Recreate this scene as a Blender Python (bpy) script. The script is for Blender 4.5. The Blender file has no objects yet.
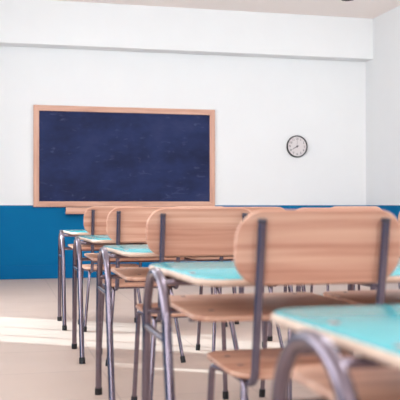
import bpy, bmesh, math, random
from mathutils import Vector, Matrix

random.seed(4)
S = bpy.context.scene
COL = S.collection

# ---------------------------------------------------------------- camera
cam_d = bpy.data.cameras.new('camera')
cam_d.sensor_width = 36.0
cam_d.lens = 832 * 36 / 400
cam_d.shift_y = 4.5 / 400
cam_d.clip_start = 0.05
cam_d.dof.use_dof = True
cam_d.dof.focus_distance = 6.2
cam_d.dof.aperture_fstop = 4.7
cam = bpy.data.objects.new('camera', cam_d)
cam.location = (0, 0, 0.9)
cam.rotation_euler = (math.pi / 2, 0, -math.atan(202 / 832))
COL.objects.link(cam)
S.camera = cam

# ---------------------------------------------------------------- world, sun, lamps, exposure
w = bpy.data.worlds.new('sky')
w.use_nodes = True
w.node_tree.nodes['Background'].inputs['Color'].default_value = (0.86, 0.93, 1.0, 1)
w.node_tree.nodes['Background'].inputs['Strength'].default_value = 3.0
S.world = w

sun_d = bpy.data.lights.new('sun', 'SUN')
sun_d.energy = 4.6
sun_d.angle = math.radians(0.8)
sun_d.color = (0.78, 1.0, 1.08)
sun = bpy.data.objects.new('sun', sun_d)
sdir = Vector((1.0, -0.65, -0.62 * math.hypot(1, 0.65)))
sun.rotation_euler = sdir.to_track_quat('-Z', 'Y').to_euler()
sun.location = (-4, 9, 5)
COL.objects.link(sun)

def area(name, loc, direction, sx, sy, energy, color=(1, 1, 1)):
    d = bpy.data.lights.new(name, 'AREA')
    d.shape = 'RECTANGLE'; d.size = sx; d.size_y = sy
    d.energy = energy; d.color = color
    o = bpy.data.objects.new(name, d)
    o.location = loc
    o.rotation_euler = Vector(direction).to_track_quat('-Z', 'Y').to_euler()
    COL.objects.link(o)
    return o

# daylight entering by the left-hand windows, and unseen point lamps added as fill
COOL = (0.93, 0.97, 1.0)
area('window_daylight', (-1.15, 3.0, 1.75), (1, 0.0, 0.12), 2.8, 1.6, 52, COOL)
area('window_daylight', (-1.15, -0.4, 1.75), (1, 0.25, 0.12), 2.2, 1.6, 85, COOL)
area('window_daylight', (-1.15, 7.1, 1.75), (1, 0.1, 0.12), 1.3, 1.6, 34, COOL)
for lx, ly, lz, le in ((0.9, 6.4, 2.75, 25), (4.35, 6.5, 2.75, 62), (1.2, 3.0, 2.6, 26), (3.4, 2.6, 2.6, 55), (1.9, -1.0, 2.5, 50)):
    d = bpy.data.lights.new('fill_lamp', 'POINT')
    d.energy = le; d.shadow_soft_size = 0.22; d.color = (0.94, 0.97, 1.0)
    o = bpy.data.objects.new('fill_lamp', d)
    o.location = (lx, ly, lz)
    COL.objects.link(o)

S.view_settings.view_transform = 'Standard'
S.view_settings.look = 'None'
S.view_settings.gamma = 1.0
S.view_settings.use_curve_mapping = False
S.view_settings.exposure = 0.38
S.cycles.use_denoising = True
S.cycles.max_bounces = 8

# ---------------------------------------------------------------- materials
def new_mat(name):
    m = bpy.data.materials.new(name)
    m.use_nodes = True
    return m, m.node_tree, m.node_tree.nodes['Principled BSDF']

def simple(name, col, rough=0.5, metal=0.0, coat=0.0, emit=None, es=0.0, spec=0.5):
    m, nt, b = new_mat(name)
    b.inputs['Base Color'].default_value = (*col, 1)
    b.inputs['Roughness'].default_value = rough
    b.inputs['Metallic'].default_value = metal
    b.inputs['Coat Weight'].default_value = coat
    b.inputs['Specular IOR Level'].default_value = spec
    if emit:
        b.inputs['Emission Color'].default_value = (*emit, 1)
        b.inputs['Emission Strength'].default_value = es
    return m

def ramp(nt, stops):
    r = nt.nodes.new('ShaderNodeValToRGB')
    el = r.color_ramp.elements
    while len(el) < len(stops):
        el.new(0.5)
    for e, (p, c) in zip(el, stops):
        e.position = p; e.color = (*c, 1)
    return r

def coords(nt, scale, which='Object'):
    tc = nt.nodes.new('ShaderNodeTexCoord')
    mp = nt.nodes.new('ShaderNodeMapping')
    mp.inputs['Scale'].default_value = scale
    nt.links.new(tc.outputs[which], mp.inputs['Vector'])
    return mp

def wood(name, scale, light, mid, dark, rough=0.42):
    m, nt, b = new_mat(name)
    mp = coords(nt, scale)
    n = nt.nodes.new('ShaderNodeTexNoise')
    n.inputs['Scale'].default_value = 1.0
    n.inputs['Detail'].default_value = 5
    n.inputs['Roughness'].default_value = 0.6
    n.inputs['Distortion'].default_value = 0.35
    oi = nt.nodes.new('ShaderNodeObjectInfo')
    add = nt.nodes.new('ShaderNodeVectorMath'); add.operation = 'ADD'
    mul = nt.nodes.new('ShaderNodeVectorMath'); mul.operation = 'SCALE'
    mul.inputs['Scale'].default_value = 1.0
    mt = nt.nodes.new('ShaderNodeMath'); mt.operation = 'MULTIPLY'; mt.inputs[1].default_value = 37.0
    cx = nt.nodes.new('ShaderNodeCombineXYZ')
    nt.links.new(oi.outputs['Random'], mt.inputs[0])
    for k in range(3):
        nt.links.new(mt.outputs[0], cx.inputs[k])
    nt.links.new(mp.outputs[0], add.inputs[0]); nt.links.new(cx.outputs[0], add.inputs[1])
    nt.links.new(add.outputs[0], n.inputs['Vector'])
    r = ramp(nt, [(0.30, dark), (0.48, mid), (0.68, light)])
    nt.links.new(n.outputs['Fac'], r.inputs['Fac'])
    nt.links.new(r.outputs['Color'], b.inputs['Base Color'])
    b.inputs['Roughness'].default_value = rough
    return m

WOOD_BACK = wood('beech_ply_back', (0.9, 8, 30), (0.72, 0.45, 0.335), (0.60, 0.325, 0.23), (0.45, 0.20, 0.135))
WOOD_SEAT = wood('beech_ply_seat', (0.9, 30, 8), (0.70, 0.43, 0.31), (0.59, 0.32, 0.22), (0.45, 0.205, 0.135))
WOOD_EDGE = wood('pale_ply_edge', (2, 30, 60), (0.70, 0.52, 0.41), (0.64, 0.46, 0.355), (0.56, 0.37, 0.28))
WOOD_FRAME = wood('frame_timber', (1.6, 20, 20), (0.70, 0.42, 0.31), (0.62, 0.345, 0.25), (0.52, 0.27, 0.19))
STEEL = simple('mauve_grey_enamelled_steel', (0.22, 0.18, 0.22), 0.2, 0.88)
STEEL_DARK = simple('dark_post_steel', (0.17, 0.15, 0.205), 0.26, 0.8)
RUBBER = simple('black_rubber', (0.012, 0.011, 0.014), 0.6)
CAP = simple('dark_post_cap', (0.05, 0.042, 0.06), 0.5)
RIVET = simple('grey_rivet', (0.28, 0.20, 0.19), 0.4, 0.5)

def teal_mat():
    m, nt, b = new_mat('turquoise_laminate')
    mp = coords(nt, (2.0, 2.0, 2.0))
    n = nt.nodes.new('ShaderNodeTexNoise'); n.inputs['Scale'].default_value = 2.5; n.inputs['Detail'].default_value = 3
    nt.links.new(mp.outputs[0], n.inputs['Vector'])
    r = ramp(nt, [(0.3, (0.028, 0.385, 0.445)), (0.7, (0.032, 0.40, 0.455))])
    nt.links.new(n.outputs['Fac'], r.inputs['Fac'])
    nt.links.new(r.outputs['Color'], b.inputs['Base Color'])
    b.inputs['Roughness'].default_value = 0.16
    b.inputs['Specular IOR Level'].default_value = 0.6
    return m
TEAL = teal_mat()

def wall_mat(name, upper, lower=(0.0, 0.150, 0.35), z0=0.89):
    m, nt, b = new_mat(name)
    geo = nt.nodes.new('ShaderNodeNewGeometry')
    sep = nt.nodes.new('ShaderNodeSeparateXYZ')
    gt = nt.nodes.new('ShaderNodeMath'); gt.operation = 'GREATER_THAN'; gt.inputs[1].default_value = z0
    nt.links.new(geo.outputs['Position'], sep.inputs[0]); nt.links.new(sep.outputs['Z'], gt.inputs[0])
    n = nt.nodes.new('ShaderNodeTexNoise'); n.inputs['Scale'].default_value = 3.0; n.inputs['Detail'].default_value = 4
    nt.links.new(geo.outputs['Position'], n.inputs['Vector'])
    ru = ramp(nt, [(0.3, tuple(c * 0.985 for c in upper)), (0.7, upper)])
    rl = ramp(nt, [(0.3, tuple(c * 0.93 for c in lower)), (0.7, lower)])
    nt.links.new(n.outputs['Fac'], ru.inputs['Fac']); nt.links.new(n.outputs['Fac'], rl.inputs['Fac'])
    mx = nt.nodes.new('ShaderNodeMix'); mx.data_type = 'RGBA'
    nt.links.new(gt.outputs[0], mx.inputs['Factor'])
    nt.links.new(rl.outputs['Color'], mx.inputs['A']); nt.links.new(ru.outputs['Color'], mx.inputs['B'])
    nt.links.new(mx.outputs['Result'], b.inputs['Base Color'])
    b.inputs['Roughness'].default_value = 0.6
    b.inputs['Specular IOR Level'].default_value = 0.1
    return m
WALL = wall_mat('white_and_blue_paint', (0.845, 0.855, 0.86))
BLUE = simple('blue_paint', (0.0, 0.135, 0.33), 0.5, spec=0.1)
CEIL = simple('ceiling_paint', (0.95, 0.86, 0.815), 0.85, spec=0.1)
WHITE = simple('white_paint', (0.80, 0.80, 0.79), 0.6)

def floor_mat():
    m, nt, b = new_mat('beige_floor_tiles')
    mp = coords(nt, (1, 1, 1))
    br = nt.nodes.new('ShaderNodeTexBrick')
    br.offset = 0.0; br.squash = 1.0
    br.inputs['Scale'].default_value = 1.0
    br.inputs['Brick Width'].default_value = 0.66
    br.inputs['Row Height'].default_value = 0.66
    br.inputs['Mortar Size'].default_value = 0.005
    br.inputs['Mortar Smooth'].default_value = 0.3
    br.inputs['Color1'].default_value = (0.60, 0.475, 0.408, 1)
    br.inputs['Color2'].default_value = (0.585, 0.46, 0.394, 1)
    br.inputs['Mortar'].default_value = (0.49, 0.38, 0.33, 1)
    mp.inputs['Location'].default_value = (0.11, 0.1, 0)
    nt.links.new(mp.outputs[0], br.inputs['Vector'])
    n = nt.nodes.new('ShaderNodeTexNoise'); n.inputs['Scale'].default_value = 2.2; n.inputs['Detail'].default_value = 5
    nt.links.new(mp.outputs[0], n.inputs['Vector'])
    r = ramp(nt, [(0.3, (0.95, 0.94, 0.93)), (0.7, (1, 1, 1))])
    nt.links.new(n.outputs['Fac'], r.inputs['Fac'])
    mx = nt.nodes.new('ShaderNodeMix'); mx.data_type = 'RGBA'; mx.blend_type = 'MULTIPLY'
    mx.inputs['Factor'].default_value = 1.0
    nt.links.new(br.outputs['Color'], mx.inputs['A']); nt.links.new(r.outputs['Color'], mx.inputs['B'])
    nt.links.new(mx.outputs['Result'], b.inputs['Base Color'])
    b.inputs['Roughness'].default_value = 0.5
    b.inputs['Specular IOR Level'].default_value = 0.3
    return m
FLOOR = floor_mat()

def board_mat():
    m, nt, b = new_mat('navy_slate_with_chalk_smears')
    base = (0.014, 0.019, 0.068)
    mp = coords(nt, (1.0, 1.0, 1.6))
    n1 = nt.nodes.new('ShaderNodeTexNoise'); n1.inputs['Scale'].default_value = 1.6; n1.inputs['Detail'].default_value = 7; n1.inputs['Roughness'].default_value = 0.62
    nt.links.new(mp.outputs[0], n1.inputs['Vector'])
    r1 = ramp(nt, [(0.30, (0.010, 0.013, 0.048)), (0.55, (0.018, 0.029, 0.098)), (0.8, (0.034, 0.045, 0.125))])
    nt.links.new(n1.outputs['Fac'], r1.inputs['Fac'])
    mp2 = coords(nt, (5.0, 1.0, 17.0))
    mp2.inputs['Rotation'].default_value = (0, 0.5, 0)
    n2 = nt.nodes.new('ShaderNodeTexNoise'); n2.inputs['Scale'].default_value = 1.0; n2.inputs['Detail'].default_value = 6; n2.inputs['Distortion'].default_value = 1.5
    nt.links.new(mp2.outputs[0], n2.inputs['Vector'])
    r2 = ramp(nt, [(0.62, (0, 0, 0)), (0.80, (0.05, 0.055, 0.085))])
    nt.links.new(n2.outputs['Fac'], r2.inputs['Fac'])
    mx = nt.nodes.new('ShaderNodeMix'); mx.data_type = 'RGBA'; mx.blend_type = 'ADD'
    mx.inputs['Factor'].default_value = 1.0
    nt.links.new(r1.outputs['Color'], mx.inputs['A']); nt.links.new(r2.outputs['Color'], mx.inputs['B'])
    nt.links.new(mx.outputs['Result'], b.inputs['Base Color'])
    b.inputs['Roughness'].default_value = 0.65
    b.inputs['Specular IOR Level'].default_value = 0.2
    return m
BOARD = board_mat()

# ---------------------------------------------------------------- mesh helpers
def link_bm(name, bm, mat, parent=None, smooth=True, loc=None):
    bmesh.ops.recalc_face_normals(bm, faces=bm.faces)
    me = bpy.data.meshes.new(name)
    bm.to_mesh(me); bm.free()
    if smooth:
        for p in me.polygons:
            p.use_smooth = len(p.vertices) <= 4
        me.set_sharp_from_angle(angle=math.radians(38))
    me.materials.append(mat)
    o = bpy.data.objects.new(name, me)
    COL.objects.link(o)
    if parent is not None:
        o.parent = parent
    if loc is not None:
        o.location = loc
    return o

def box_bm(x0, x1, y0, y1, z0, z1, bev=0.0, bm=None):
    b = bmesh.new()
    bmesh.ops.create_cube(b, size=1.0)
    for v in b.verts:
        v.co = Vector(((x0 + x1) / 2 + v.co.x * (x1 - x0), (y0 + y1) / 2 + v.co.y * (y1 - y0), (z0 + z1) / 2 + v.co.z * (z1 - z0)))
    if bev:
        bmesh.ops.bevel(b, geom=list(b.edges), offset=bev, segments=2, profile=0.5, affect='EDGES')
    if bm is None:
        return b
    tmp = bpy.data.meshes.new('t'); b.to_mesh(tmp); b.free(); bm.from_mesh(tmp); bpy.data.meshes.remove(tmp)
    return bm

def fillet(pts, radii, seg=7):
    out = [Vector(pts[0])]
    for i in range(1, len(pts) - 1):
        p, a, c = Vector(pts[i]), Vector(pts[i - 1]), Vector(pts[i + 1])
        u, v = (a - p).normalized(), (c - p).normalized()
        ang = u.angle(v)
        r = radii[i - 1] if isinstance(radii, (list, tuple)) else radii
        d = min(r / math.tan(ang / 2), (a - p).length * 0.49, (c - p).length * 0.49)
        if ang > math.radians(178):
            out.append(p); continue
        p0, p1 = p + u * d, p + v * d
        for k in range(seg + 1):
            t = k / seg
            out.append(p0 * (1 - t) ** 2 + p * 2 * t * (1 - t) + p1 * t * t)
    out.append(Vector(pts[-1]))
    return out

def tube_bm(pts, r, n=12, bm=None, squash=None):
    bm = bm or bmesh.new()
    pts = [Vector(p) for p in pts]
    T = []
    for i in range(len(pts)):
        a = pts[max(i - 1, 0)]; b = pts[min(i + 1, len(pts) - 1)]
        T.append((b - a).normalized())
    ref = Vector((1, 0, 0)) if abs(T[0].x) < 0.8 else Vector((0, 0, 1))
    N = (ref - T[0] * ref.dot(T[0])).normalized()
    rings = []
    for i, p in enumerate(pts):
        N = (N - T[i] * N.dot(T[i])).normalized()
        B = T[i].cross(N)
        rings.append([bm.verts.new(p + (N * math.cos(2 * math.pi * k / n) + B * math.sin(2 * math.pi * k / n)) * r) for k in range(n)])
    for i in range(len(rings) - 1):
        for k in range(n):
            bm.faces.new((rings[i][k], rings[i][(k + 1) % n], rings[i + 1][(k + 1) % n], rings[i + 1][k]))
    bm.faces.new(rings[0]); bm.faces.new(rings[-1][::-1])
    return bm

def outline(hx, hy, radii, seg=8):
    """rounded rectangle, radii in order (-x-y, +x-y, +x+y, -x+y)"""
    pts = []
    for (sx, sy), r, a0 in (((-1, -1), radii[0], math.pi), ((1, -1), radii[1], 1.5 * math.pi), ((1, 1), radii[2], 0), ((-1, 1), radii[3], 0.5 * math.pi)):
        cx, cy = sx * (hx - r), sy * (hy - r)
        for k in range(seg + 1):
            a = a0 + 0.5 * math.pi * k / seg
            pts.append((cx + r * math.cos(a), cy + r * math.sin(a)))
    return pts

def slab_bm(hx, hy, radii, z0, z1, edge=0.008, steps=4, seg=8, cy=0.0, flare=0.0):
    """rounded-rectangle board with a rolled edge"""
    bm = bmesh.new()
    prof = []
    h = (z1 - z0) / 2
    e = min(edge, h)
    for k in range(steps + 1):
        a = -math.pi / 2 + (math.pi / 2) * k / steps
        prof.append((e - e * math.cos(a), z0 + e + e * math.sin(a)))
    for k in range(steps + 1):
        a = (math.pi / 2) * k / steps
        prof.append((e - e * math.cos(a), z1 - e + e * math.sin(a)))
    rings = []
    for ins, z in prof:
        o = outline(hx - ins, hy - ins, [max(r - ins, 0.002) for r in radii], seg)
        rings.append([bm.verts.new((x - math.copysign(flare * (y - 0.3), x), y + cy, z)) for x, y in o])
    n = len(rings[0])
    for i in range(len(rings) - 1):
        for k in range(n):
            bm.faces.new((rings[i][k], rings[i][(k + 1) % n], rings[i + 1][(k + 1) % n], rings[i + 1][k]))
    bm.faces.new(rings[0][::-1]); bm.faces.new(rings[-1])
    return bm

def disc_bm(x, y, z, r, h, n=14, axis='z'):
    bm = bmesh.new()
    prof = [(r, 0), (r, h * 0.4), (r * 0.7, h * 0.85), (0.0001, h)]
    rings = []
    for rr, hh in prof:
        ring = []
        for k in range(n):
            a = 2 * math.pi * k / n
            if axis == 'z':
                ring.append(bm.verts.new((x + rr * math.cos(a), y + rr * math.sin(a), z + hh)))
            else:
                ring.append(bm.verts.new((x + rr * math.cos(a), y - hh, z + rr * math.sin(a))))
        rings.append(ring)
    for i in range(len(rings) - 1):
        for k in range(n):
            bm.faces.new((rings[i][k], rings[i][(k + 1) % n], rings[i + 1][(k + 1) % n], rings[i + 1][k]))
    bm.faces.new(rings[0][::-1]); bm.faces.new(rings[-1])
    return bm

def lathe_bm(prof, n=40, axis='z'):
    """closed profile of (radius, height) revolved about an axis"""
    bm = bmesh.new()
    rings = []
    for r, h in prof:
        ring = []
        for k in range(n):
            a = 2 * math.pi * k / n
            if axis == 'z':
                ring.append(bm.verts.new((r * math.cos(a), r * math.sin(a), h)))
            else:
                ring.append(bm.verts.new((r * math.cos(a), h, r * math.sin(a))))
        rings.append(ring)
    m = len(rings)
    for i in range(m):
        for k in range(n):
            j = (i + 1) % m
            bm.faces.new((rings[i][k], rings[i][(k + 1) % n], rings[j][(k + 1) % n], rings[j][k]))
    return bm

def structure(name, bm, mat, smooth=False):
    o = link_bm(name, bm, mat, smooth=smooth)
    o['kind'] = 'structure'
    return o

def thing(name, label, cat, loc=(0, 0, 0), group=None):
    o = bpy.data.objects.new(name, None)
    o.empty_display_size = 0.1
    COL.objects.link(o)
    o.location = loc
    o['label'] = label; o['category'] = cat
    if group:
        o['group'] = group
    return o

def copy_thing(root, loc, label):
    r = root.copy(); COL.objects.link(r)
    r.location = loc; r['label'] = label
    for ch in list(root.children):
        c = ch.copy(); COL.objects.link(c); c.parent = r
        for g in list(ch.children):
            d = g.copy(); COL.objects.link(d); d.parent = c
    return r

# ---------------------------------------------------------------- the room
XL, XR, YB, YF, H = -1.2, 4.766, -2.6, 10.26, 3.33
T = 0.15
structure('floor', box_bm(XL - T, XR + T, YB - T, YF + T, -0.1, 0.0), FLOOR)
structure('ceiling', box_bm(XL - T, XR + T, YB - T, YF + T, H, H + 0.1), CEIL)
structure('wall_front', box_bm(XL - T, XR + T, YF, YF + T, 0, H), WALL)
structure('wall_right', box_bm(XR, XR + T, YB, YF, 0, H), WALL)
structure('wall_back', box_bm(XL - T, XR + T, YB - T, YB, 0, H), WALL)
# left wall with its windows (openings towards the sun)
HEAD = 2.5
wl = bmesh.new()
opens = [(5.80, 6.00, 1.30), (6.42, 7.75, 0.72)]
ys = [YB] + [v for p in opens for v in p[:2]] + [YF]
for i in range(0, len(ys), 2):
    box_bm(XL - T, XL, ys[i], ys[i + 1], 0, H, bm=wl)
for a, b, SILL in opens:
    box_bm(XL - T, XL, a, b, 0, SILL, bm=wl)
    box_bm(XL - T, XL, a, b, HEAD, H, bm=wl)
structure('wall_left', wl, WALL)
for i, (a, b, SILL) in enumerate(opens):
    f = bmesh.new()
    for (y0, y1, z0, z1) in ((a, b, SILL, SILL + 0.04), (a, b, HEAD - 0.04, HEAD), (a, a + 0.03, SILL, HEAD), (b - 0.03, b, SILL, HEAD)):
        box_bm(XL - 0.10, XL - 0.05, y0, y1, z0, z1, bm=f)
    if b - a > 0.5:
        for yy in (a + 0.32, a + 0.72):
            box_bm(XL - 0.085, XL - 0.06, yy - 0.009, yy + 0.009, SILL, HEAD, bm=f)
    structure('window_%d' % (i + 1), f, WHITE)
FROST = simple('frosted_glass', (0.85, 0.9, 0.92), 0.25)
for i, (a, b) in enumerate(((1.6, 4.4), (-1.5, 0.7))):
    f = bmesh.new()
    for (y0, y1, z0, z1) in ((a, b, 0.91, 0.95), (a, b, 2.55, 2.59), (a - 0.04, a, 0.91, 2.59), (b, b + 0.04, 0.91, 2.59)):
        box_bm(XL, XL + 0.035, y0, y1, z0, z1, bm=f)
    fr = structure('window_%d' % (i + 3), f, WHITE)
    link_bm('pane', box_bm(XL + 0.002, XL + 0.012, a, b, 0.95, 2.55), FROST, fr, False)
# boxed beam under the ceiling, and blue skirting
structure('trim_1', box_bm(XL, XR, YF - 0.23, YF, 2.80, H, 0.004), WALL)
def skirting(name, x0, x1, y0, y1):
    structure(name, box_bm(x0, x1, y0, y1, 0, 0.165, 0.004), BLUE)
skirting('baseboard_front', XL, XR, YF - 0.015, YF)
skirting('baseboard_right', XR - 0.015, XR, YB, YF - 0.015)
skirting('baseboard_left', XL, XL + 0.015, YB, YF - 0.015)

# ---------------------------------------------------------------- chalkboard
bx0, bx1, bz0, bz1 = 0.415, 2.680, 0.870, 2.103
FW = 0.068
cb = thing('chalkboard', 'large navy blackboard in a pale wooden frame on the front wall', 'chalkboard', ((bx0 + bx1) / 2, YF, bz0))
hw, hh = (bx1 - bx0) / 2, bz1 - bz0
link_bm('writing_surface', box_bm(-hw + FW * 0.8, hw - FW * 0.8, -0.016, -0.002, FW * 0.8, hh - FW * 0.8), BOARD, cb, False)
def mitre(p):   # one mitred frame bar from four outline corners
    bm = bmesh.new()
    lo = [bm.verts.new((x, -0.001, z)) for x, z in p]
    hi = [bm.verts.new((x, -0.034, z)) for x, z in p]
    bm.faces.new(lo); bm.faces.new(hi[::-1])
    for k in range(4):
        bm.faces.new((lo[k], lo[(k + 1) % 4], hi[(k + 1) % 4], hi[k]))
    bmesh.ops.bevel(bm, geom=list(bm.edges), offset=0.003, segments=1, affect='EDGES')
    return bm
WF2 = wood('frame_timber_upright', (20, 20, 1.6), (0.70, 0.42, 0.31), (0.62, 0.345, 0.25), (0.52, 0.27, 0.19))
o0, i0 = (-hw, 0), (-hw + FW, FW)
link_bm('frame_bar', mitre([(-hw, 0), (hw, 0), (hw - FW, FW), (-hw + FW, FW)]), WOOD_FRAME, cb, False)
link_bm('frame_bar', mitre([(-hw, hh), (hw, hh), (hw - FW, hh - FW), (-hw + FW, hh - FW)]), WOOD_FRAME, cb, False)
link_bm('frame_bar', mitre([(-hw, 0), (-hw, hh), (-hw + FW, hh - FW), (-hw + FW, FW)]), WF2, cb, False)
link_bm('frame_bar', mitre([(hw, 0), (hw, hh), (hw - FW, hh - FW), (hw - FW, FW)]), WF2, cb, False)
tr = bmesh.new()
box_bm(-0.75, 0.75, -0.10, -0.001, -0.085, -0.055, 0.003, bm=tr)
box_bm(-0.75, 0.75, -0.11, -0.092, -0.085, -0.004, 0.003, bm=tr)
link_bm('chalk_tray', tr, WOOD_FRAME, cb, False)

# ---------------------------------------------------------------- wall clock (eight o'clock)
CK = thing('wall_clock', 'round black rimmed wall clock with a pale dial showing eight', 'clock', (3.79, YF, 1.657))
R = 0.143
BLACK = simple('black_plastic', (0.02, 0.018, 0.02), 0.35)
DIAL = simple('dial_paper', (0.74, 0.69, 0.69), 0.6)
INK = simple('clock_ink', (0.05, 0.04, 0.045), 0.6)
GREY_INK = simple('clock_grey_ink', (0.30, 0.27, 0.28), 0.6)
link_bm('rim', lathe_bm([(R, -0.002), (R, -0.028), (R - 0.006, -0.036), (R - 0.011, -0.034), (R - 0.015, -0.024), (R - 0.015, -0.002)], 48, 'y'), BLACK, CK)
d = bmesh.new()
bmesh.ops.create_circle(d, cap_ends=True, segments=48, radius=R - 0.013)
for v in d.verts:
    v.co = Vector((v.co.x, -0.016, v.co.y))
dd = bmesh.ops.extrude_face_region(d, geom=list(d.faces))
for v in dd['geom']:
    if isinstance(v, bmesh.types.BMVert):
        v.co.y = -0.003
link_bm('dial', d, DIAL, CK, False)
def hand(ang, length, wid, mat, y):
    bm = bmesh.new()
    u = Vector((math.sin(ang), 0, math.cos(ang))); v = Vector((u.z, 0, -u.x))
    p = [u * -0.022 - v * wid, u * -0.022 + v * wid, u * length + v * wid * 0.45, u * length - v * wid * 0.45]
    f = [bm.verts.new(q + Vector((0, y, 0))) for q in p]
    g = [bm.verts.new(q + Vector((0, y - 0.002, 0))) for q in p]
    bm.faces.new(f); bm.faces.new(g[::-1])
    for k in range(4):
        bm.faces.new((f[k], f[(k + 1) % 4], g[(k + 1) % 4], g[k]))
    return bm
link_bm('hour_hand', hand(math.radians(240), 0.075, 0.0055, INK, -0.020), INK, CK, False)
link_bm('minute_hand', hand(math.radians(0), 0.098, 0.0026, GREY_INK, -0.023), GREY_INK, CK, False)
link_bm('hub', disc_bm(0, -0.017, 0, 0.011, 0.010, 16, 'y'), INK, CK)
for n in range(1, 13):
    c = bpy.data.curves.new('numeral', 'FONT')
    c.body = str(n); c.size = 0.040; c.align_x = 'CENTER'; c.align_y = 'CENTER'
    c.extrude = 0.0006
    tmp = bpy.data.objects.new('numeral_source', c)
    COL.objects.link(tmp)
    me = bpy.data.meshes.new_from_object(tmp.evaluated_get(bpy.context.evaluated_depsgraph_get()))
    bpy.data.objects.remove(tmp)
    me.materials.clear(); me.materials.append(INK)
    o = bpy.data.objects.new('numeral', me); COL.objects.link(o)
    o.parent = CK
    a = math.radians(30 * n)
    o.location = (math.sin(a) * 0.100, -0.0175, math.cos(a) * 0.100)
    o.rotation_euler = (math.pi / 2, 0, 0)

# ---------------------------------------------------------------- ceiling downlight
CL = thing('ceiling_light', 'small round dark downlight on the ceiling near the right corner', 'ceiling light', (3.94, 8.97, H))
link_bm('housing', lathe_bm([(0.085, -0.001), (0.085, -0.03), (0.075, -0.055), (0.06, -0.055), (0.055, -0.02), (0.055, -0.001)], 28), simple('dark_lamp_metal', (0.06, 0.045, 0.05), 0.4, 0.5), CL)
lg = lathe_bm([(0.001, -0.012), (0.054, -0.012), (0.054, -0.018), (0.001, -0.022)], 24)
link_bm('lens', lg, simple('frosted_lens', (0.7, 0.68, 0.66), 0.4), CL)

# ---------------------------------------------------------------- school desk (two places)
DX = 1.104
def make_desk(label):
    t = thing('school_desk', label, 'desk', (0, 0, 0), 'turquoise two place school desks')
    hx, hy = 0.617, 0.335
    top = link_bm('desktop', slab_bm(hx, hy, [0.085] * 4, 0.679, 0.699, 0.010, 5, 10, flare=0.06), WOOD_EDGE, t)
    link_bm('laminate', slab_bm(hx - 0.006, hy - 0.006, [0.079] * 4, 0.6965, 0.7005, 0.0015, 2, 10, flare=0.06), TEAL, top)
    for x in (-1, 1):
        for y in (0.11, -0.13):
            link_bm('rivet', disc_bm(x * 0.556, y, 0.7003, 0.011, 0.003), RIVET, top)
    cy, r = -0.014, 0.161
    for sx in (-1, 1):
        X = sx * 0.641
        arch = lambda a: (X, cy + r * math.cos(a), 0.535 + r * math.sin(a))
        near = [(X, -0.32, 0.012), (X, -0.30, 0.08), (X, cy - r - 0.012, 0.49)] + [arch(math.pi - math.pi / 2 * k / 8) for k in range(9)]
        far = [(X, 0.18, 0.012), (X, 0.175, 0.08), (X, cy + r + 0.005, 0.49)] + [arch(math.pi / 2 * k / 8) for k in range(9)]
        for path in (near, far):
            lg = link_bm('leg', tube_bm(path, 0.0145, 14), STEEL, t)
            p = path[0]
            q = Vector(path[1]) - Vector(p)
            cap = tube_bm([(p[0], p[1] - q.y * 0.17, 0.0), (p[0], p[1] - q.y * 0.1, 0.006), (p[0], p[1] + q.y * 0.3, 0.032)], 0.0175, 14)
            link_bm('rubber_foot', cap, RUBBER, lg)
        link_bm('stretcher', tube_bm([(X, -0.19, 0.512), (X, 0.145, 0.512)], 0.0115), STEEL, t)
    for y, hxr in ((-0.06, 0.55), (0.134, 0.641)):
        link_bm('shelf_rail', tube_bm([(-hxr, y, 0.5605), (hxr, y, 0.5605)], 0.0105), STEEL, t)
    for y in (-0.07, 0.06):
        link_bm('top_rail', tube_bm([(-0.641, y, 0.669), (0.641, y, 0.669)], 0.009), STEEL, t)
    for cx in (-0.292, 0.300):
        sh = slab_bm(0.276, 0.285, [0.07, 0.07, 0.04, 0.04], 0.571, 0.587, 0.006, 3, 8, cy=0.05)
        for v in sh.verts:
            v.co.x += cx
        s = link_bm('shelf', sh, WOOD_SEAT, t)
        for x in (-0.2, 0.2):
            for y in (-0.1, 0.28):
                link_bm('rivet', disc_bm(cx + x, y, 0.5865, 0.009, 0.003), RIVET, s)
    return t

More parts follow.
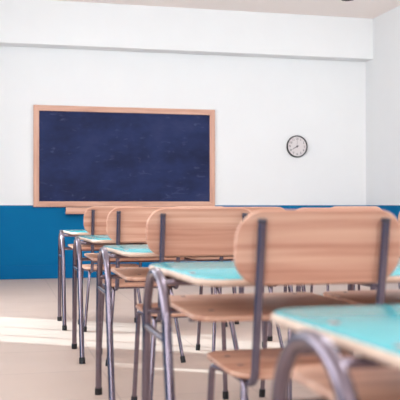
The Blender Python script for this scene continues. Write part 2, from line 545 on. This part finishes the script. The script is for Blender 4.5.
# ---------------------------------------------------------------- school chair
def make_chair(label):
    t = thing('school_chair', label, 'chair', (0, 0, 0), 'wooden school chairs on tube frames')
    # backrest: rounded ply panel, gently bowed
    hx, hz, rad = 0.238, 0.1, 0.078
    bm = bmesh.new()
    def grid(yoff, ins):
        o = outline(hx - ins, hz - ins, [max(rad - ins, 0.002)] * 4, 8)
        return [Vector((x, yoff, z)) for x, z in o]
    th = 0.013
    prof = [(0.012, 0.0), (0.004, 0.0), (0.0, 0.004), (0.0, th - 0.004), (0.004, th), (0.012, th)]
    rings = [[bm.verts.new(p) for p in grid(y, i)] for i, y in prof]
    n = len(rings[0])
    for i in range(len(rings) - 1):
        for k in range(n):
            bm.faces.new((rings[i][k], rings[i][(k + 1) % n], rings[i + 1][(k + 1) % n], rings[i + 1][k]))
    for ring in (rings[0], rings[-1]):        # fill with vertical strips so the panel can bow
        q = (n // 4)
        half = n // 2
        # pair lower (first half) with upper (second half reversed)
        low = ring[:half]; up = ring[half:][::-1]
        for k in range(half - 1):
            bm.faces.new((low[k], low[k + 1], up[k + 1], up[k]))
    bmesh.ops.subdivide_edges(bm, edges=[e for e in bm.edges if abs(e.verts[0].co.x - e.verts[1].co.x) > 0.15], cuts=10, use_grid_fill=True)
    for v in bm.verts:
        x, y, z = v.co
        yb = 0.012 + 0.14 * (x * x) * -1.0 * -0.9
        zz = 0.7865 + z
        v.co = Vector((x + 0.020, y + yb - 0.18 * (zz - 0.86) + 0.0, zz))
    link_bm('backrest', bm, WOOD_BACK, t)
    # seat: ply with rolled front edge and rounded rear corners
    sb = slab_bm(0.214, 0.195, [0.10, 0.10, 0.06, 0.06], 0.431, 0.446, 0.006, 3, 9, cy=0.255)
    for v in sb.verts:
        v.co.x += 0.010
    s = link_bm('seat', sb, WOOD_SEAT, t)
    for x in (-0.152, 0.172):
        for y in (0.205, 0.345):
            link_bm('rivet', disc_bm(x, y, 0.4455, 0.010, 0.003), RIVET, s)
    for sx in (-1, 1):
        # back post, hooking forward under the seat
        path = fillet([(sx * 0.174 + 0.020, 0.0, 0.857), (sx * 0.174 + 0.020, 0.068, 0.418), (sx * 0.174 + 0.020, 0.36, 0.419)], 0.05, 8)
        link_bm('back_post', tube_bm(path, 0.0115, 12), STEEL_DARK, t)
        top = tube_bm([(sx * 0.174 + 0.020, 0.001, 0.852), (sx * 0.174 + 0.020, -0.001, 0.862)], 0.0122, 12)
        link_bm('post_cap', top, CAP, t)
        for pts in ([(sx * 0.214, 0.375, 0.012), (sx * 0.196, 0.355, 0.419), (sx * 0.165, 0.24, 0.419)],
                    [(sx * 0.214, 0.0, 0.012), (sx * 0.165, 0.125, 0.419), (sx * 0.165, 0.24, 0.419)]):
            lg = link_bm('leg', tube_bm(fillet(pts, 0.022, 6), 0.0105, 12), STEEL, t)
            p = Vector(pts[0]); u = (Vector(pts[1]) - p).normalized()
            cap = tube_bm([(p.x - u.x * 0.012, p.y - u.y * 0.012, 0.0), p, p + u * 0.024], 0.0145, 12)
            link_bm('rubber_foot', cap, RUBBER, lg)
    for y in (0.18, 0.245):
        link_bm('crossbar', tube_bm([(-0.165, y, 0.419), (0.165, y, 0.419)], 0.0095), STEEL, t)
    return t

PER = 1.285
# desks, front to back of the left-hand row (nearest the camera first)
desk_labels = ['blurred nearest turquoise school desk, cut off by the lower right picture corner',
               'turquoise school desk second from the camera, with the nearest chair pushed up to it',
               'turquoise school desk third from the camera, between the nearer and the middle desk',
               'turquoise school desk in the second row from the chalkboard wall, left side of the aisle',
               'turquoise school desk farthest from the camera in the left row, nearest the blue wall']
desk_labels[2] = 'turquoise school desk in the middle of the left row, third from either end'
desk_labels[3] = 'turquoise school desk just behind the frontmost one in the left row'
D5Y = 2.48 - PER
desk0 = None
for i, lab in enumerate(desk_labels):
    loc = (DX, D5Y + PER * i, 0)
    if i == 0:
        desk0 = make_desk(lab); desk0.location = loc
    else:
        copy_thing(desk0, loc, lab)
CX1, CX2 = 0.810, 1.415
CY = 2.055
chair_spots = [
    (CX1, 0, 'big blurred wooden school chair nearest the camera, its back covering the desk behind'),
    (CX1, 1, 'wooden school chair second from the camera, its back half hidden by the nearest chair'),
    (CX1, 2, 'wooden school chair third from the camera in the left row of chair backs'),
    (CX1, 3, 'wooden school chair farthest from the camera, its back just below the chalkboard tray'),
    (CX2, 1, 'school chair seen only by legs and seat edge behind the nearest chair'),
    (CX2, 2, 'school chair of which only thin legs show, right place in the middle row'),
    (CX2, 3, 'school chair of which only far thin legs show, right hand place at the frontmost desk'),
]
chair0 = None
for x, n, lab in chair_spots:
    loc = (x + (0.009 if n == 0 else 0.0), CY + PER * n, 0)
    if chair0 is None:
        chair0 = make_chair(lab); chair0.location = loc
    else:
        copy_thing(chair0, loc, lab)
# the next row of desks to the right, mostly hidden behind the near chairs
OFF = 1.84
copy_thing(desk0, (DX + OFF, D5Y + PER * 4, 0), 'frontmost school desk of the far right row, only its legs showing')
copy_thing(desk0, (DX + OFF, D5Y + PER * 3, 0), 'second school desk of the far right row, only its legs showing')
copy_thing(chair0, (CX1 + OFF, CY + PER * 3, 0), 'left chair at the frontmost desk of the far right row')
copy_thing(chair0, (CX2 + OFF, CY + PER * 3, 0), 'right chair at the frontmost desk of the far right row, at the picture edge')
